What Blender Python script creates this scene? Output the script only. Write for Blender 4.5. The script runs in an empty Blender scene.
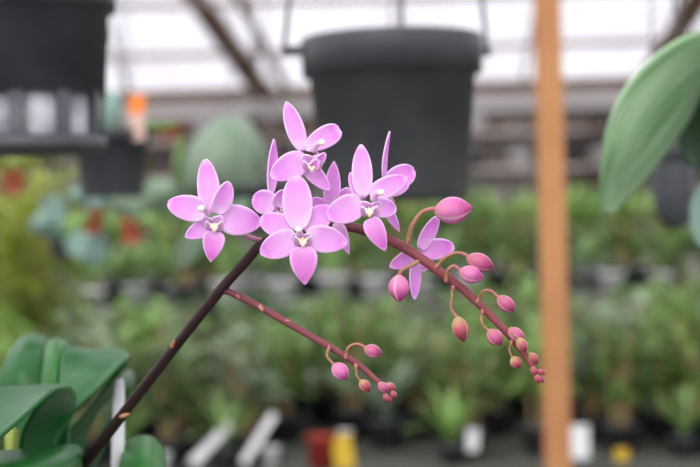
import bpy, math, random
from mathutils import Vector, Matrix
random.seed(7)
scene = bpy.context.scene
COL = scene.collection
F = 1570.0            # focal length in pixels of a 700 px wide frame
EYE = 1.4
D0 = 0.52             # distance of the flower spike
ROLL = math.radians(1.7)   # the camera was held slightly tilted
CR, SR = math.cos(ROLL), math.sin(ROLL)
def P(px, py, d):
    a, b = (px - 350.0) * d / F, (233.5 - py) * d / F
    return Vector((a * CR + b * SR, d, EYE - a * SR + b * CR))

# ------------------------------------------------------------------ materials
MATS = {}
def new_mat(name):
    m = bpy.data.materials.new(name); m.use_nodes = True
    m.node_tree.nodes.clear(); MATS[name] = m
    return m, m.node_tree.nodes, m.node_tree.links
def principled(name, col, rough=.5, spec=.5, noise=None, nscale=20., bump=0., trans=0., col2=None, rand=0., metal=0., tcol=None, coord='Object'):
    """base colour (optionally mottled with col2), soft bump, optional translucency, optional per-object value change"""
    m, N, L = new_mat(name)
    out = N.new('ShaderNodeOutputMaterial'); p = N.new('ShaderNodeBsdfPrincipled')
    p.inputs['Roughness'].default_value = rough
    p.inputs['Specular IOR Level'].default_value = spec
    p.inputs['Metallic'].default_value = metal
    tc = N.new('ShaderNodeTexCoord'); nz = N.new('ShaderNodeTexNoise')
    nz.inputs['Scale'].default_value = nscale; nz.inputs['Detail'].default_value = 4
    L.new(tc.outputs[coord], nz.inputs['Vector'])
    rp = N.new('ShaderNodeValToRGB')
    rp.color_ramp.elements[0].position = .35; rp.color_ramp.elements[1].position = .68
    rp.color_ramp.elements[0].color = (*col, 1); rp.color_ramp.elements[1].color = (*(col2 or col), 1)
    L.new(nz.outputs['Fac'], rp.inputs['Fac'])
    c = rp.outputs['Color']
    if rand:
        oi = N.new('ShaderNodeObjectInfo'); mr = N.new('ShaderNodeMapRange')
        mr.inputs['To Min'].default_value = 1 - rand; mr.inputs['To Max'].default_value = 1 + rand
        L.new(oi.outputs['Random'], mr.inputs['Value'])
        hs = N.new('ShaderNodeHueSaturation'); L.new(c, hs.inputs['Color']); L.new(mr.outputs['Result'], hs.inputs['Value'])
        c = hs.outputs['Color']
    L.new(c, p.inputs['Base Color'])
    if bump:
        b = N.new('ShaderNodeBump'); b.inputs['Strength'].default_value = bump; b.inputs['Distance'].default_value = .002
        L.new(nz.outputs['Fac'], b.inputs['Height']); L.new(b.outputs['Normal'], p.inputs['Normal'])
    if trans:
        t = N.new('ShaderNodeBsdfTranslucent'); mx = N.new('ShaderNodeMixShader'); mx.inputs[0].default_value = trans
        if tcol: t.inputs['Color'].default_value = (*tcol, 1)
        else: L.new(c, t.inputs['Color'])
        L.new(p.outputs[0], mx.inputs[1]); L.new(t.outputs[0], mx.inputs[2]); L.new(mx.outputs[0], out.inputs[0])
    else:
        L.new(p.outputs[0], out.inputs[0])
    return m

def math_node(N, L, op, a, b=None):
    n = N.new('ShaderNodeMath'); n.operation = op
    for i, v in enumerate((a, b)):
        if v is None: continue
        if isinstance(v, (int, float)): n.inputs[i].default_value = v
        else: L.new(v, n.inputs[i])
    return n.outputs[0]

def petal_mat(name, core, mid, rim, vein=.12):
    """UV: u along the petal from its base, v across"""
    m, N, L = new_mat(name)
    out = N.new('ShaderNodeOutputMaterial'); p = N.new('ShaderNodeBsdfPrincipled')
    p.inputs['Roughness'].default_value = .55; p.inputs['Specular IOR Level'].default_value = .25
    uv = N.new('ShaderNodeUVMap'); sx = N.new('ShaderNodeSeparateXYZ'); L.new(uv.outputs[0], sx.inputs[0])
    u, v = sx.outputs[0], sx.outputs[1]
    r1 = N.new('ShaderNodeValToRGB'); r1.color_ramp.interpolation = 'EASE'
    e = r1.color_ramp.elements
    e[0].position = 0.; e[0].color = (*core, 1); e[1].position = 1.; e[1].color = (*mid, 1)
    k = r1.color_ramp.elements.new(.42); k.color = tuple(core[i] * .42 + mid[i] * .58 for i in range(3)) + (1,)
    nz = N.new('ShaderNodeTexNoise'); nz.inputs['Scale'].default_value = 160; nz.inputs['Detail'].default_value = 2
    tc = N.new('ShaderNodeTexCoord'); L.new(tc.outputs['Object'], nz.inputs['Vector'])
    un = math_node(N, L, 'ADD', u, math_node(N, L, 'MULTIPLY', math_node(N, L, 'SUBTRACT', nz.outputs['Fac'], .5), .5))
    L.new(un, r1.inputs['Fac'])
    # veins along the petal
    sv = math_node(N, L, 'SINE', math_node(N, L, 'ADD', math_node(N, L, 'MULTIPLY', v, 50.), math_node(N, L, 'MULTIPLY', nz.outputs['Fac'], 9.)))
    vv = math_node(N, L, 'MULTIPLY', math_node(N, L, 'ADD', sv, 1.), .5 * vein)
    hs = N.new('ShaderNodeMixRGB'); hs.blend_type = 'MIX'; L.new(vv, hs.inputs[0]); L.new(r1.outputs[0], hs.inputs[1])
    hs.inputs[2].default_value = (mid[0] * .9, mid[1] * .62, mid[2] * .9, 1)
    # pale margin
    ed = math_node(N, L, 'ABSOLUTE', math_node(N, L, 'MULTIPLY', math_node(N, L, 'SUBTRACT', v, .5), 2.))
    ed = math_node(N, L, 'MAXIMUM', ed, u)
    rr = N.new('ShaderNodeValToRGB'); rr.color_ramp.elements[0].position = .80; rr.color_ramp.elements[1].position = 1.
    rr.color_ramp.elements[0].color = (0, 0, 0, 1); rr.color_ramp.elements[1].color = (.85, .85, .85, 1)
    L.new(ed, rr.inputs[0])
    mx = N.new('ShaderNodeMixRGB'); L.new(rr.outputs[0], mx.inputs[0]); L.new(hs.outputs[0], mx.inputs[1]); mx.inputs[2].default_value = (*rim, 1)
    L.new(mx.outputs[0], p.inputs['Base Color'])
    t = N.new('ShaderNodeBsdfTranslucent'); L.new(mx.outputs[0], t.inputs['Color'])
    ms = N.new('ShaderNodeMixShader'); ms.inputs[0].default_value = .38
    L.new(p.outputs[0], ms.inputs[1]); L.new(t.outputs[0], ms.inputs[2]); L.new(ms.outputs[0], out.inputs[0])
    return m

def ramp_uv_mat(name, stops, rough=.45, spec=.4, nscale=300., namt=.1, trans=0., seams=None):
    """colour runs along UV u; seams = (colour, count) paints growth seams around v"""
    m, N, L = new_mat(name)
    out = N.new('ShaderNodeOutputMaterial'); p = N.new('ShaderNodeBsdfPrincipled')
    p.inputs['Roughness'].default_value = rough; p.inputs['Specular IOR Level'].default_value = spec
    uv = N.new('ShaderNodeUVMap'); sx = N.new('ShaderNodeSeparateXYZ'); L.new(uv.outputs[0], sx.inputs[0])
    tc = N.new('ShaderNodeTexCoord'); nz = N.new('ShaderNodeTexNoise'); nz.inputs['Scale'].default_value = nscale
    nz.inputs['Detail'].default_value = 3; L.new(tc.outputs['Object'], nz.inputs['Vector'])
    uu = math_node(N, L, 'ADD', sx.outputs[0], math_node(N, L, 'MULTIPLY', math_node(N, L, 'SUBTRACT', nz.outputs['Fac'], .5), namt * 3))
    rp = N.new('ShaderNodeValToRGB'); els = rp.color_ramp.elements
    els[0].position, els[0].color = stops[0][0], (*stops[0][1], 1)
    els[1].position, els[1].color = stops[-1][0], (*stops[-1][1], 1)
    for pos, c in stops[1:-1]:
        k = els.new(pos); k.color = (*c, 1)
    L.new(uu, rp.inputs[0]); c = rp.outputs[0]
    if seams:
        s = math_node(N, L, 'ABSOLUTE', math_node(N, L, 'SINE', math_node(N, L, 'ADD', math_node(N, L, 'MULTIPLY', sx.outputs[1], math.pi * seams[1]), .5)))
        rr = N.new('ShaderNodeValToRGB'); rr.color_ramp.elements[0].position = .04; rr.color_ramp.elements[1].position = .36
        rr.color_ramp.elements[0].color = (.7, .7, .7, 1); rr.color_ramp.elements[1].color = (0, 0, 0, 1)
        L.new(s, rr.inputs[0])
        mx = N.new('ShaderNodeMixRGB'); L.new(rr.outputs[0], mx.inputs[0]); L.new(c, mx.inputs[1]); mx.inputs[2].default_value = (*seams[0], 1)
        c = mx.outputs[0]
    L.new(c, p.inputs['Base Color'])
    b = N.new('ShaderNodeBump'); b.inputs['Strength'].default_value = .4; b.inputs['Distance'].default_value = .001
    L.new(nz.outputs['Fac'], b.inputs['Height']); L.new(b.outputs[0], p.inputs['Normal'])
    if trans:
        t = N.new('ShaderNodeBsdfTranslucent'); L.new(c, t.inputs['Color'])
        ms = N.new('ShaderNodeMixShader'); ms.inputs[0].default_value = trans
        L.new(p.outputs[0], ms.inputs[1]); L.new(t.outputs[0], ms.inputs[2]); L.new(ms.outputs[0], out.inputs[0])
    else: L.new(p.outputs[0], out.inputs[0])
    return m

def leaf_mat(name, col, col2, spec=.5, rough=.35, vein=18., trans=.2):
    """broad leaf: UV v across, paler lengthwise veins and cloudy mottling"""
    m, N, L = new_mat(name)
    out = N.new('ShaderNodeOutputMaterial'); p = N.new('ShaderNodeBsdfPrincipled')
    p.inputs['Roughness'].default_value = rough; p.inputs['Specular IOR Level'].default_value = spec
    uv = N.new('ShaderNodeUVMap'); sx = N.new('ShaderNodeSeparateXYZ'); L.new(uv.outputs[0], sx.inputs[0])
    mp = N.new('ShaderNodeMapping'); mp.inputs['Scale'].default_value = (3., vein, 1.); L.new(uv.outputs[0], mp.inputs[0])
    nz = N.new('ShaderNodeTexNoise'); nz.inputs['Scale'].default_value = 1.; nz.inputs['Detail'].default_value = 4; L.new(mp.outputs[0], nz.inputs[0])
    rp = N.new('ShaderNodeValToRGB'); rp.color_ramp.elements[0].position = .3; rp.color_ramp.elements[1].position = .72
    rp.color_ramp.elements[0].color = (*col, 1); rp.color_ramp.elements[1].color = (*col2, 1); L.new(nz.outputs[0], rp.inputs[0])
    L.new(rp.outputs[0], p.inputs['Base Color'])
    t = N.new('ShaderNodeBsdfTranslucent'); L.new(rp.outputs[0], t.inputs['Color'])
    ms = N.new('ShaderNodeMixShader'); ms.inputs[0].default_value = trans
    L.new(p.outputs[0], ms.inputs[1]); L.new(t.outputs[0], ms.inputs[2]); L.new(ms.outputs[0], out.inputs[0])
    return m

M_PETAL = petal_mat('orchid_petal', (.93, .73, .93), (.81, .29, .82), (.96, .80, .96), .16)
M_LIP = petal_mat('orchid_lip', (.90, .52, .88), (.80, .20, .72), (.95, .76, .93))
M_THROAT = petal_mat('orchid_throat', (.93, .80, .90), (.86, .54, .86), (.95, .84, .94), .3)
M_BACKPETAL = petal_mat('orchid_petal_reverse', (.90, .60, .90), (.77, .24, .78), (.94, .76, .93), .2)
M_COLUMN = principled('orchid_column', (.88, .66, .84), .4, .4, nscale=400, col2=(.88, .58, .82), trans=.2)
M_CALLUS = principled('orchid_callus', (.88, .66, .42), .45, .4, nscale=500, col2=(.90, .78, .72))
M_ANTHER = principled('orchid_anther', (.92, .78, .70), .4, .4, nscale=400, col2=(.93, .86, .84))
M_SPIKE = ramp_uv_mat('spike_skin', [(0, (.024, .014, .013)), (.34, (.038, .018, .018)), (.5, (.11, .036, .038)), (.68, (.22, .058, .066)), (1, (.26, .066, .08))], .5, .22)
M_BRANCH = ramp_uv_mat('side_branch_skin', [(0, (.08, .026, .032)), (.3, (.18, .048, .06)), (1, (.25, .066, .085))], .5, .25)
M_PED_PINK = ramp_uv_mat('pedicel_skin', [(0, (.34, .25, .08)), (.35, (.38, .17, .10)), (1, (.50, .17, .20))], trans=.1)
M_PED_PALE = ramp_uv_mat('flower_pedicel_skin', [(0, (.50, .22, .22)), (.5, (.70, .35, .48)), (1, (.76, .46, .66))], trans=.15)
M_BUD = ramp_uv_mat('bud_skin', [(0, (.50, .30, .18)), (.18, (.52, .16, .25)), (.55, (.50, .10, .24)), (.95, (.25, .025, .085))], .5, .3, 260., .12, .1, ((.80, .46, .48), 3))
M_BUD_BIG = ramp_uv_mat('large_bud_skin', [(0, (.62, .34, .32)), (.15, (.68, .25, .42)), (.6, (.66, .16, .42)), (.97, (.40, .04, .20))], .5, .3, 260., .12, .15, ((.88, .56, .64), 3))
M_BUD_GREEN = ramp_uv_mat('young_bud_skin', [(0, (.40, .36, .11)), (.2, (.48, .30, .15)), (.42, (.46, .11, .14)), (.95, (.24, .03, .06))], .5, .3, 260., .14, .1, ((.66, .46, .24), 3))
M_BUD_TIP = ramp_uv_mat('spike_tip_skin', [(0, (.36, .16, .12)), (.4, (.40, .075, .12)), (1, (.22, .02, .05))], .5, .3, 260., .14, .05, ((.60, .30, .28), 3))
M_BRACT = principled('dry_bract', (.24, .08, .05), .7, .2, nscale=500, col2=(.50, .23, .15))
M_BRACT_RED = principled('red_bract', (.32, .085, .09), .6, .2, nscale=500, col2=(.50, .24, .17))
M_LEAF = leaf_mat('orchid_leaf', (.011, .090, .019), (.020, .125, .028), .32, .38, 14., .12)
M_LEAF_YOUNG = leaf_mat('orchid_young_leaf', (.024, .14, .024), (.038, .18, .033), .35, .38, 14., .18)
M_LEAF_GREY = leaf_mat('pale_leaf_sheen', (.21, .43, .17), (.60, .76, .55), .5, .5, 12., .3)  # pale grey-green leaf; its whitish sheen streaks are painted into the lighter colour
M_LEAF_DARK = leaf_mat('dark_leaf', (.02, .06, .022), (.03, .085, .03), .4, .4, 9., .08)
M_LEAF_PALE = leaf_mat('grey_green_leaf', (.17, .26, .165), (.30, .39, .28), .4, .5, 7., .2)
M_LEAF_TEAL = leaf_mat('blue_green_leaf', (.20, .33, .28), (.30, .43, .37), .4, .5, 7., .2)
M_POT = principled('black_plastic', (.036, .039, .046), .45, .45, nscale=30, col2=(.060, .063, .072))
M_POT_DULL = principled('dusty_black_plastic', (.044, .046, .053), .5, .45, nscale=25, col2=(.072, .073, .078))
M_POT_CLAY = principled('terracotta', (.42, .10, .05), .8, .2, nscale=30, col2=(.52, .15, .08))
M_POT_WHITE = principled('pale_plastic', (.55, .54, .56), .5, .3, nscale=20, col2=(.66, .65, .66), rand=.25)
M_FOAM = principled('foam_chunks', (.14, .14, .16), .8, .2, nscale=38, col2=(.58, .58, .64), bump=.6)
M_BARK = principled('bark_mix', (.05, .03, .02), .9, .2, nscale=60, col2=(.14, .09, .05), bump=1.)
M_WIRE = principled('hanger_wire', (.20, .20, .21), .4, .5, metal=.3)
M_WOOD = principled('orange_timber', (.40, .18, .075), .7, .2, nscale=6, col2=(.49, .24, .105))
M_WOODD = principled('brown_timber', (.13, .075, .05), .8, .2, nscale=5, col2=(.19, .12, .085))
M_BENCH = principled('grey_bench_timber', (.07, .072, .062), .8, .2, nscale=5, col2=(.12, .12, .10))
M_WHITE = principled('white_label_plastic', (.72, .72, .74), .5, .3, nscale=30, col2=(.80, .80, .82))
M_ORANGE = principled('orange_label_plastic', (.80, .22, .03), .5, .3)
M_YELLOW = principled('yellow_label_plastic', (.58, .38, .03), .5, .3)
M_RED = principled('red_plastic', (.27, .03, .02), .5, .3)
M_FOL = principled('foliage_mid', (.16, .27, .08), .42, .45, nscale=9, col2=(.27, .40, .13), trans=.25, rand=.35)
M_FOLB = principled('foliage_bright', (.20, .36, .08), .42, .45, nscale=9, col2=(.30, .46, .13), trans=.3, rand=.3)
M_FOLD = principled('foliage_deep', (.07, .14, .055), .42, .45, nscale=9, col2=(.13, .21, .085), trans=.2, rand=.35)
M_FOLY = principled('foliage_yellow', (.27, .37, .05), .45, .4, nscale=7, col2=(.40, .46, .09), trans=.3, rand=.2)
M_FOLG = principled('foliage_greyish', (.22, .30, .20), .42, .45, nscale=9, col2=(.34, .41, .29), trans=.25, rand=.25)
M_CANE = principled('dry_cane', (.30, .21, .10), .7, .2, nscale=20, col2=(.40, .31, .16))
M_FLOOR = principled('gravel', (.10, .095, .085), .9, .2, nscale=14, col2=(.18, .17, .15))
M_WALL = principled('weathered_boards', (.26, .215, .195), .85, .2, nscale=2.5, col2=(.50, .445, .42), coord='Object')
M_GUTTER = principled('galvanised_gutter', (.36, .33, .33), .6, .3, nscale=2, col2=(.44, .41, .41))
M_PURLIN = principled('painted_purlin', (.27, .21, .19), .7, .3, nscale=3, col2=(.36, .30, .28))

def glazing_mat():
    m, N, L = new_mat('whitewashed_glazing')
    out = N.new('ShaderNodeOutputMaterial')
    tr = N.new('ShaderNodeBsdfTransparent'); tr.inputs['Color'].default_value = (.97, .96, .98, 1)
    tl = N.new('ShaderNodeBsdfTranslucent'); tl.inputs['Color'].default_value = (.86, .80, .82, 1)
    df = N.new('ShaderNodeBsdfDiffuse'); df.inputs['Color'].default_value = (.80, .74, .76, 1)
    a = N.new('ShaderNodeMixShader'); a.inputs[0].default_value = .3
    L.new(tl.outputs[0], a.inputs[1]); L.new(df.outputs[0], a.inputs[2])
    nz = N.new('ShaderNodeTexNoise'); nz.inputs['Scale'].default_value = 1.6; nz.inputs['Detail'].default_value = 3
    tc = N.new('ShaderNodeTexCoord'); L.new(tc.outputs['Object'], nz.inputs[0])
    rp = N.new('ShaderNodeMapRange'); rp.inputs['From Min'].default_value = .35; rp.inputs['From Max'].default_value = .65
    rp.inputs['To Min'].default_value = .08; rp.inputs['To Max'].default_value = .32; L.new(nz.outputs[0], rp.inputs[0])
    b = N.new('ShaderNodeMixShader'); L.new(rp.outputs[0], b.inputs[0]); L.new(tr.outputs[0], b.inputs[1]); L.new(a.outputs[0], b.inputs[2])
    L.new(b.outputs[0], out.inputs[0])
    return m
M_GLAZE = glazing_mat()

# ------------------------------------------------------------------ mesh helpers
class MB:
    def __init__(s): s.v, s.f, s.uv, s.mi = [], [], [], []
    def quadgrid(s, rows, uvs=None, closed=False, mi=0):
        """rows: list of equal-length lists of points"""
        b = len(s.v); n = len(rows[0]); R = len(rows)
        for r in rows: s.v.extend(Vector(p) for p in r)
        for i in range(R - 1):
            for j in range(n if closed else n - 1):
                k = (j + 1) % n
                s.f.append((b + i * n + j, b + i * n + k, b + (i + 1) * n + k, b + (i + 1) * n + j))
                u0, u1 = i / (R - 1), (i + 1) / (R - 1); w = n if closed else n - 1
                v0, v1 = j / w, (j + 1) / w
                s.uv.append(((u0, v0), (u0, v1), (u1, v1), (u1, v0))); s.mi.append(mi)
        return b
    def cap(s, idx, u=0., mi=0):
        s.f.append(tuple(idx)); s.uv.append(tuple((u, .25) for _ in idx)); s.mi.append(mi)
    def tube(s, pts, rad, n=10, mi=0, caps=True):
        up = Vector((.13, .4, .9)); rows = []
        for i, p in enumerate(pts):
            t = (pts[min(i + 1, len(pts) - 1)] - pts[max(i - 1, 0)]).normalized()
            a = t.cross(up)
            if a.length < 1e-3: a = t.cross(Vector((1, 0, 0)))
            a.normalize(); c = t.cross(a)
            r = rad[i] if isinstance(rad, (list, tuple)) else rad
            rows.append([p + (a * math.cos(2 * math.pi * k / n) + c * math.sin(2 * math.pi * k / n)) * r for k in range(n)])
        b = s.quadgrid(rows, closed=True, mi=mi)
        if caps:
            s.cap(reversed(range(b, b + n)), 0, mi); e = b + (len(rows) - 1) * n; s.cap(range(e, e + n), 1, mi)
    def lathe(s, prof, c=(0, 0, 0), n=32, axis=None, mi=0, a0=0., a1=None, ripple=None):
        """prof: (radius, height) pairs about a vertical axis, or about `axis` through c"""
        c = Vector(c); q = Vector(axis).to_track_quat('Z', 'Y').to_matrix() if axis is not None else Matrix.Identity(3)
        full = a1 is None
        k = n if full else n + 1
        rows = []
        for r, h in prof:
            row = []
            for j in range(k):
                th = 2 * math.pi * j / n if full else a0 + (a1 - a0) * j / n
                rr = r * (ripple(th) if ripple else 1)
                row.append(c + q @ Vector((rr * math.cos(th), rr * math.sin(th), h)))
            rows.append(row)
        return s.quadgrid(rows, closed=full, mi=mi)
    def box(s, lo, hi, mi=0, m=None):
        b = len(s.v)
        for z in (lo[2], hi[2]):
            for x, y in ((lo[0], lo[1]), (hi[0], lo[1]), (hi[0], hi[1]), (lo[0], hi[1])):
                p = Vector((x, y, z)); s.v.append(m @ p if m else p)
        for f in ((3, 2, 1, 0), (4, 5, 6, 7), (0, 1, 5, 4), (1, 2, 6, 5), (2, 3, 7, 6), (3, 0, 4, 7)):
            s.f.append(tuple(b + i for i in f)); s.uv.append(((0, 0), (1, 0), (1, 1), (0, 1))); s.mi.append(mi)
    def build(s, name, mats, parent=None, thick=0., smooth=True, bevel=0., origin=None):
        me = bpy.data.meshes.new(name)
        off = parent_loc(parent) if parent else (Vector(origin) if origin is not None else Vector())
        me.from_pydata([tuple(v - off) for v in s.v], [], s.f)
        ul = me.uv_layers.new(name='UVMap'); i = 0
        for uv in s.uv:
            for c in uv: ul.data[i].uv = c; i += 1
        for m in (mats if isinstance(mats, (list, tuple)) else [mats]): me.materials.append(m)
        for p, k in zip(me.polygons, s.mi): p.material_index = k; p.use_smooth = smooth
        me.update()
        o = bpy.data.objects.new(name, me); COL.objects.link(o)
        if parent: o.parent = parent
        else: o.location = off
        if thick:
            md = o.modifiers.new('thickness', 'SOLIDIFY'); md.thickness = thick; md.offset = 0
        if bevel:
            md = o.modifiers.new('bevel', 'BEVEL'); md.width = bevel; md.segments = 2; md.limit_method = 'ANGLE'
        return o
def parent_loc(o):
    v = Vector()
    while o is not None: v += o.location; o = o.parent
    return v
def tag(o, label, cat, group=None, kind=None):
    o['label'] = label; o['category'] = cat
    if group: o['group'] = group
    if kind: o['kind'] = kind
    return o
def thing(name, loc, label, cat, group=None):
    o = bpy.data.objects.new(name, None); o.empty_display_size = .02; COL.objects.link(o); o.location = loc
    return tag(o, label, cat, group)
def struct(o):
    o['kind'] = 'structure'; return o
def copy_tree(o, parent=None):
    c = o.copy(); COL.objects.link(c)
    if parent is not None: c.parent = parent
    for ch in [x for x in KIDS.get(o.name, [])]: copy_tree(ch, c)
    return c
KIDS = {}
def index_kids():
    KIDS.clear()
    for o in bpy.data.objects:
        if o.parent: KIDS.setdefault(o.parent.name, []).append(o)

def catmull(pts, n):
    """n samples per span through the points (Vectors or floats)"""
    out = []; m = len(pts)
    for i in range(m - 1):
        p0, p1, p2, p3 = pts[max(i - 1, 0)], pts[i], pts[i + 1], pts[min(i + 2, m - 1)]
        for k in range(n):
            t = k / n
            out.append((p1 * 2 + (p2 - p0) * t + (p0 * 2 - p1 * 5 + p2 * 4 - p3) * t * t + (p1 * 3 - p0 - p2 * 3 + p3) * t ** 3) * .5)
    out.append(pts[-1]); return out

S = D0 / F
VIEW = Vector((0, -1, 0))        # the way the flowers face
def petal_mb(mb, base, tip, w, a=.6, b=.55, roll=0., cup=.15, curl=0., zb=0., zt=0., nu=18, nv=11, mi=0, wave=.05, side=0.):
    """base/tip in picture pixels, zb/zt millimetres towards the viewer, w pixels wide, roll in degrees about the long axis, side bends it sideways"""
    B = P(*base, D0 - zb * .001); T = P(*tip, D0 - zt * .001); ax = T - B; Ln = ax.length; ax.normalize()
    sd = ax.cross(VIEW).normalized(); sd = Matrix.Rotation(math.radians(roll), 3, ax) @ sd; nr = sd.cross(ax).normalized()
    if roll == 0 and nr.dot(VIEW) < 0: nr = -nr
    pk = a / (a + b); wm = pk ** a * (1 - pk) ** b
    a *= .68; b *= 1.2; w *= .98; pk = a / (a + b); wm = pk ** a * (1 - pk) ** b
    rows = []; hw = w * S / 2
    ph = base[0] * 1.7 + tip[1]
    for i in range(nu + 1):
        u = i / nu; us = .02 + .975 * (u if u < .5 else 1 - (1 - u) ** 1.3 * 2 ** .3)
        us = min(us, .998)
        ww = max(us ** a * (1 - us) ** b / wm, .03) * hw
        c = B + ax * (Ln * us) + nr * (curl * Ln * (4 * us * (1 - us))) + sd * (side * Ln * 4 * us * (1 - us))
        row = []
        for j in range(nv + 1):
            v = j / nv * 2 - 1
            q = c + sd * (ww * v) + nr * (cup * ww * (v * v - .35)) + nr * (wave * hw * math.sin(u * 7 + v * 2 + ph) * abs(v))
            row.append(q)
        rows.append(row)
    mb.quadgrid(rows, mi=mi)

def ellipsoid(mb, c, r, axis=(0, 0, 1), stretch=1., n=14, m=9, mi=0):
    prof = [(max(r * math.sin(math.pi * i / m), 1e-5), -r * stretch * math.cos(math.pi * i / m)) for i in range(m + 1)]
    mb.lathe(prof, c, n, axis, mi)

# ------------------------------------------------------------------ THE ORCHID
ROOT = P(66, 505, .64); ROOT.z -= .105
orchid = thing('moth_orchid', ROOT, 'pink-flowered orchid on an arching dark spike with buds, in sharp focus', 'orchid')
pm = MB(); cc = ROOT
pm.lathe([(.001, 0), (.038, 0), (.041, .004), (.052, .088), (.055, .088), (.056, .098), (.0525, .099), (.0505, .094), (.046, .082), (.001, .082)], cc, 36)
pm.build('pot', M_POT, orchid)
bm_ = MB(); bm_.lathe([(.001, .089), (.03, .090), (.047, .084)], cc, 24); bm_.build('bark_mix', M_BARK, orchid, thick=.004)

# main spike
SP = [(60, 500, .64, 5.6), (82, 467, .612, 5.6), (120, 418, .585, 5.5), (175, 347, .553, 5.4), (218, 293, .535, 5.3), (246, 261, .528, 5.2), (263, 243, .526, 5.2),
      (290, 231, .528, 5.0), (325, 225, .530, 4.9), (355, 228, .528, 4.9), (385, 238, .525, 5.0), (410, 251, .522, 4.9), (440, 272, .52, 4.7), (465, 291, .52, 4.4),
      (490, 315, .52, 4.0), (510, 336, .52, 3.6), (525, 356, .52, 3.1), (538, 376, .52, 2.4)]
def spike_tube(name, sp, mat, n=5, sides=16):
    pts = catmull([P(x, y, d) for x, y, d, r in sp], n); rr = catmull([r * d / F for x, y, d, r in sp], n)
    rr = [r * (1 + .03 * math.sin(i * .9)) for i, r in enumerate(rr)]
    mb = MB(); mb.tube(pts, rr, sides); return mb.build(name, mat, orchid)
spike_tube('flower_spike', SP, M_SPIKE, 6)
spike_tube('side_branch', [(222, 291, .535, 3.0), (232, 293, .532, 3.7), (258, 306, .526, 3.7), (300, 330, .522, 3.6), (335, 350, .52, 3.5), (360, 366, .52, 3.2), (375, 379, .52, 2.8), (386, 389, .52, 2.4)], M_BRANCH, 6)

def bract(px, py, ang, d, ln=8, w=6, mat=None, name='bract'):
    """small dry sheath scale lying along the stem"""
    c = P(px, py, d); s = d / F; a = math.radians(ang); ln *= .9; w *= .5
    ax = Vector((math.cos(a), 0, -math.sin(a))); sd = ax.cross(VIEW).normalized()
    mb = MB(); rows = []
    for i in range(7):
        u = i / 6; ww = math.sin(math.pi * (.18 + .8 * u)) ** .8 * w * s / 2
        rows.append([c + ax * ((u - .5) * ln * s) + sd * (ww * v) + VIEW * (s * (1.6 + 1.2 * u - 2.2 * v * v)) for v in (-1, -.5, 0, .5, 1)])
    mb.quadgrid(rows); return mb.build(name, mat or M_BRACT, orchid, thick=.0005)
for x, y, an, d, ln, w in ((173, 344, -62, .548, 10, 6), (124.5, 415.5, -18, .578, 12, 7)): bract(x, y, an, d, ln, w)
for x, y, an, d, ln, w in ((261, 308, 60, .521, 8, 7), (288, 321, 10, .518, 5, 4), (238, 297, 60, .525, 5, 3)): bract(x, y, an, d, ln, w, M_BRACT_RED)

def flower(pieces, col, anth, call, ped=None, lobes=True, zc=10, label=None):
    """pieces: (name, base, tip, width, dict). col = column base px, anth = anther cap px, call = callus px"""
    fm = MB()
    if ped:
        pts = catmull([P(x, y, D0 - z * .001) for x, y, z in ped], 6)
        fm.tube(pts, [S * (2.2 + .9 * i / len(pts)) for i in range(len(pts))], 10)
        f = fm.build('flower', M_PED_PALE, orchid)
    else:
        pts = [P(col[0], col[1], D0 - (zc - 3) * .001), P(col[0] + 2, col[1] + 2, D0 - (zc - 12) * .001), P(col[0] + 6, col[1] + 6, D0 + .006)]
        fm.tube(catmull(pts, 5), 2.2 * S, 10); f = fm.build('flower', M_PED_PALE, orchid)
    if label: f['label'] = label
    for nm, b, t, w, kw in pieces:
        kw = dict(kw); mat = kw.pop('mat', M_LIP if nm == 'lip' else M_PETAL)
        m = MB(); petal_mb(m, b, t, w, **kw)
        if nm == 'lip' and lobes:
            for sgn in (-1, 1):
                bx, by = call[0] * .55 + col[0] * .45, call[1] * .55 + col[1] * .45
                petal_mb(m, (bx + sgn * 1, by + 3), (bx + sgn * 9.5 + (call[0] - col[0]) * .25, by - 5), 13, .5, .45, sgn * 18, .3, .12, zc - 3.5, zc, 8, 6, mi=1)
                petal_mb(m, (call[0] + sgn * 1.5, call[1] + 2), (call[0] + sgn * 8, call[1] - 7), 9, .5, .5, sgn * 35, .4, .12, zc - 1, zc + 3, 8, 6, mi=1)
        m.build(nm, [mat, M_THROAT], f, thick=.00055)
    if anth:
        m = MB(); A = P(*col, D0 - zc * .001); B = P(*anth, D0 - (zc + 6) * .001)
        pts = catmull([A, A.lerp(B, .5) + Vector((0, 0, .0006)), B], 5)
        m.tube(pts, [S * r for r in (3.4, 3.3, 3.2, 3.1, 3.0, 3.0, 3.0, 3.0, 3.0, 2.9, 2.5)], 12)
        c = m.build('column', M_COLUMN, f)
        m = MB(); ellipsoid(m, B + Vector((0, -.0004, -.0002)), 3.3 * S, (B - A), 1.0); m.build('anther_cap', M_ANTHER, f)
    if call:
        m = MB(); c = P(*call, D0 - (zc + 2.5) * .001)
        for dx, dz, r in ((-1.6, .5, 2.3), (1.6, .2, 2.3), (0, -1.8, 2.0), (-2.8, 3.0, 1.4), (2.9, 3.2, 1.4), (0, 3.4, 1.6)):
            ellipsoid(m, c + Vector((dx * S, -.0003, dz * S)), r * S, (dx * .2, -.5, 1), 1.35, 10, 7)
        m.build('callus', M_CALLUS, f)
    return f

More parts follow.
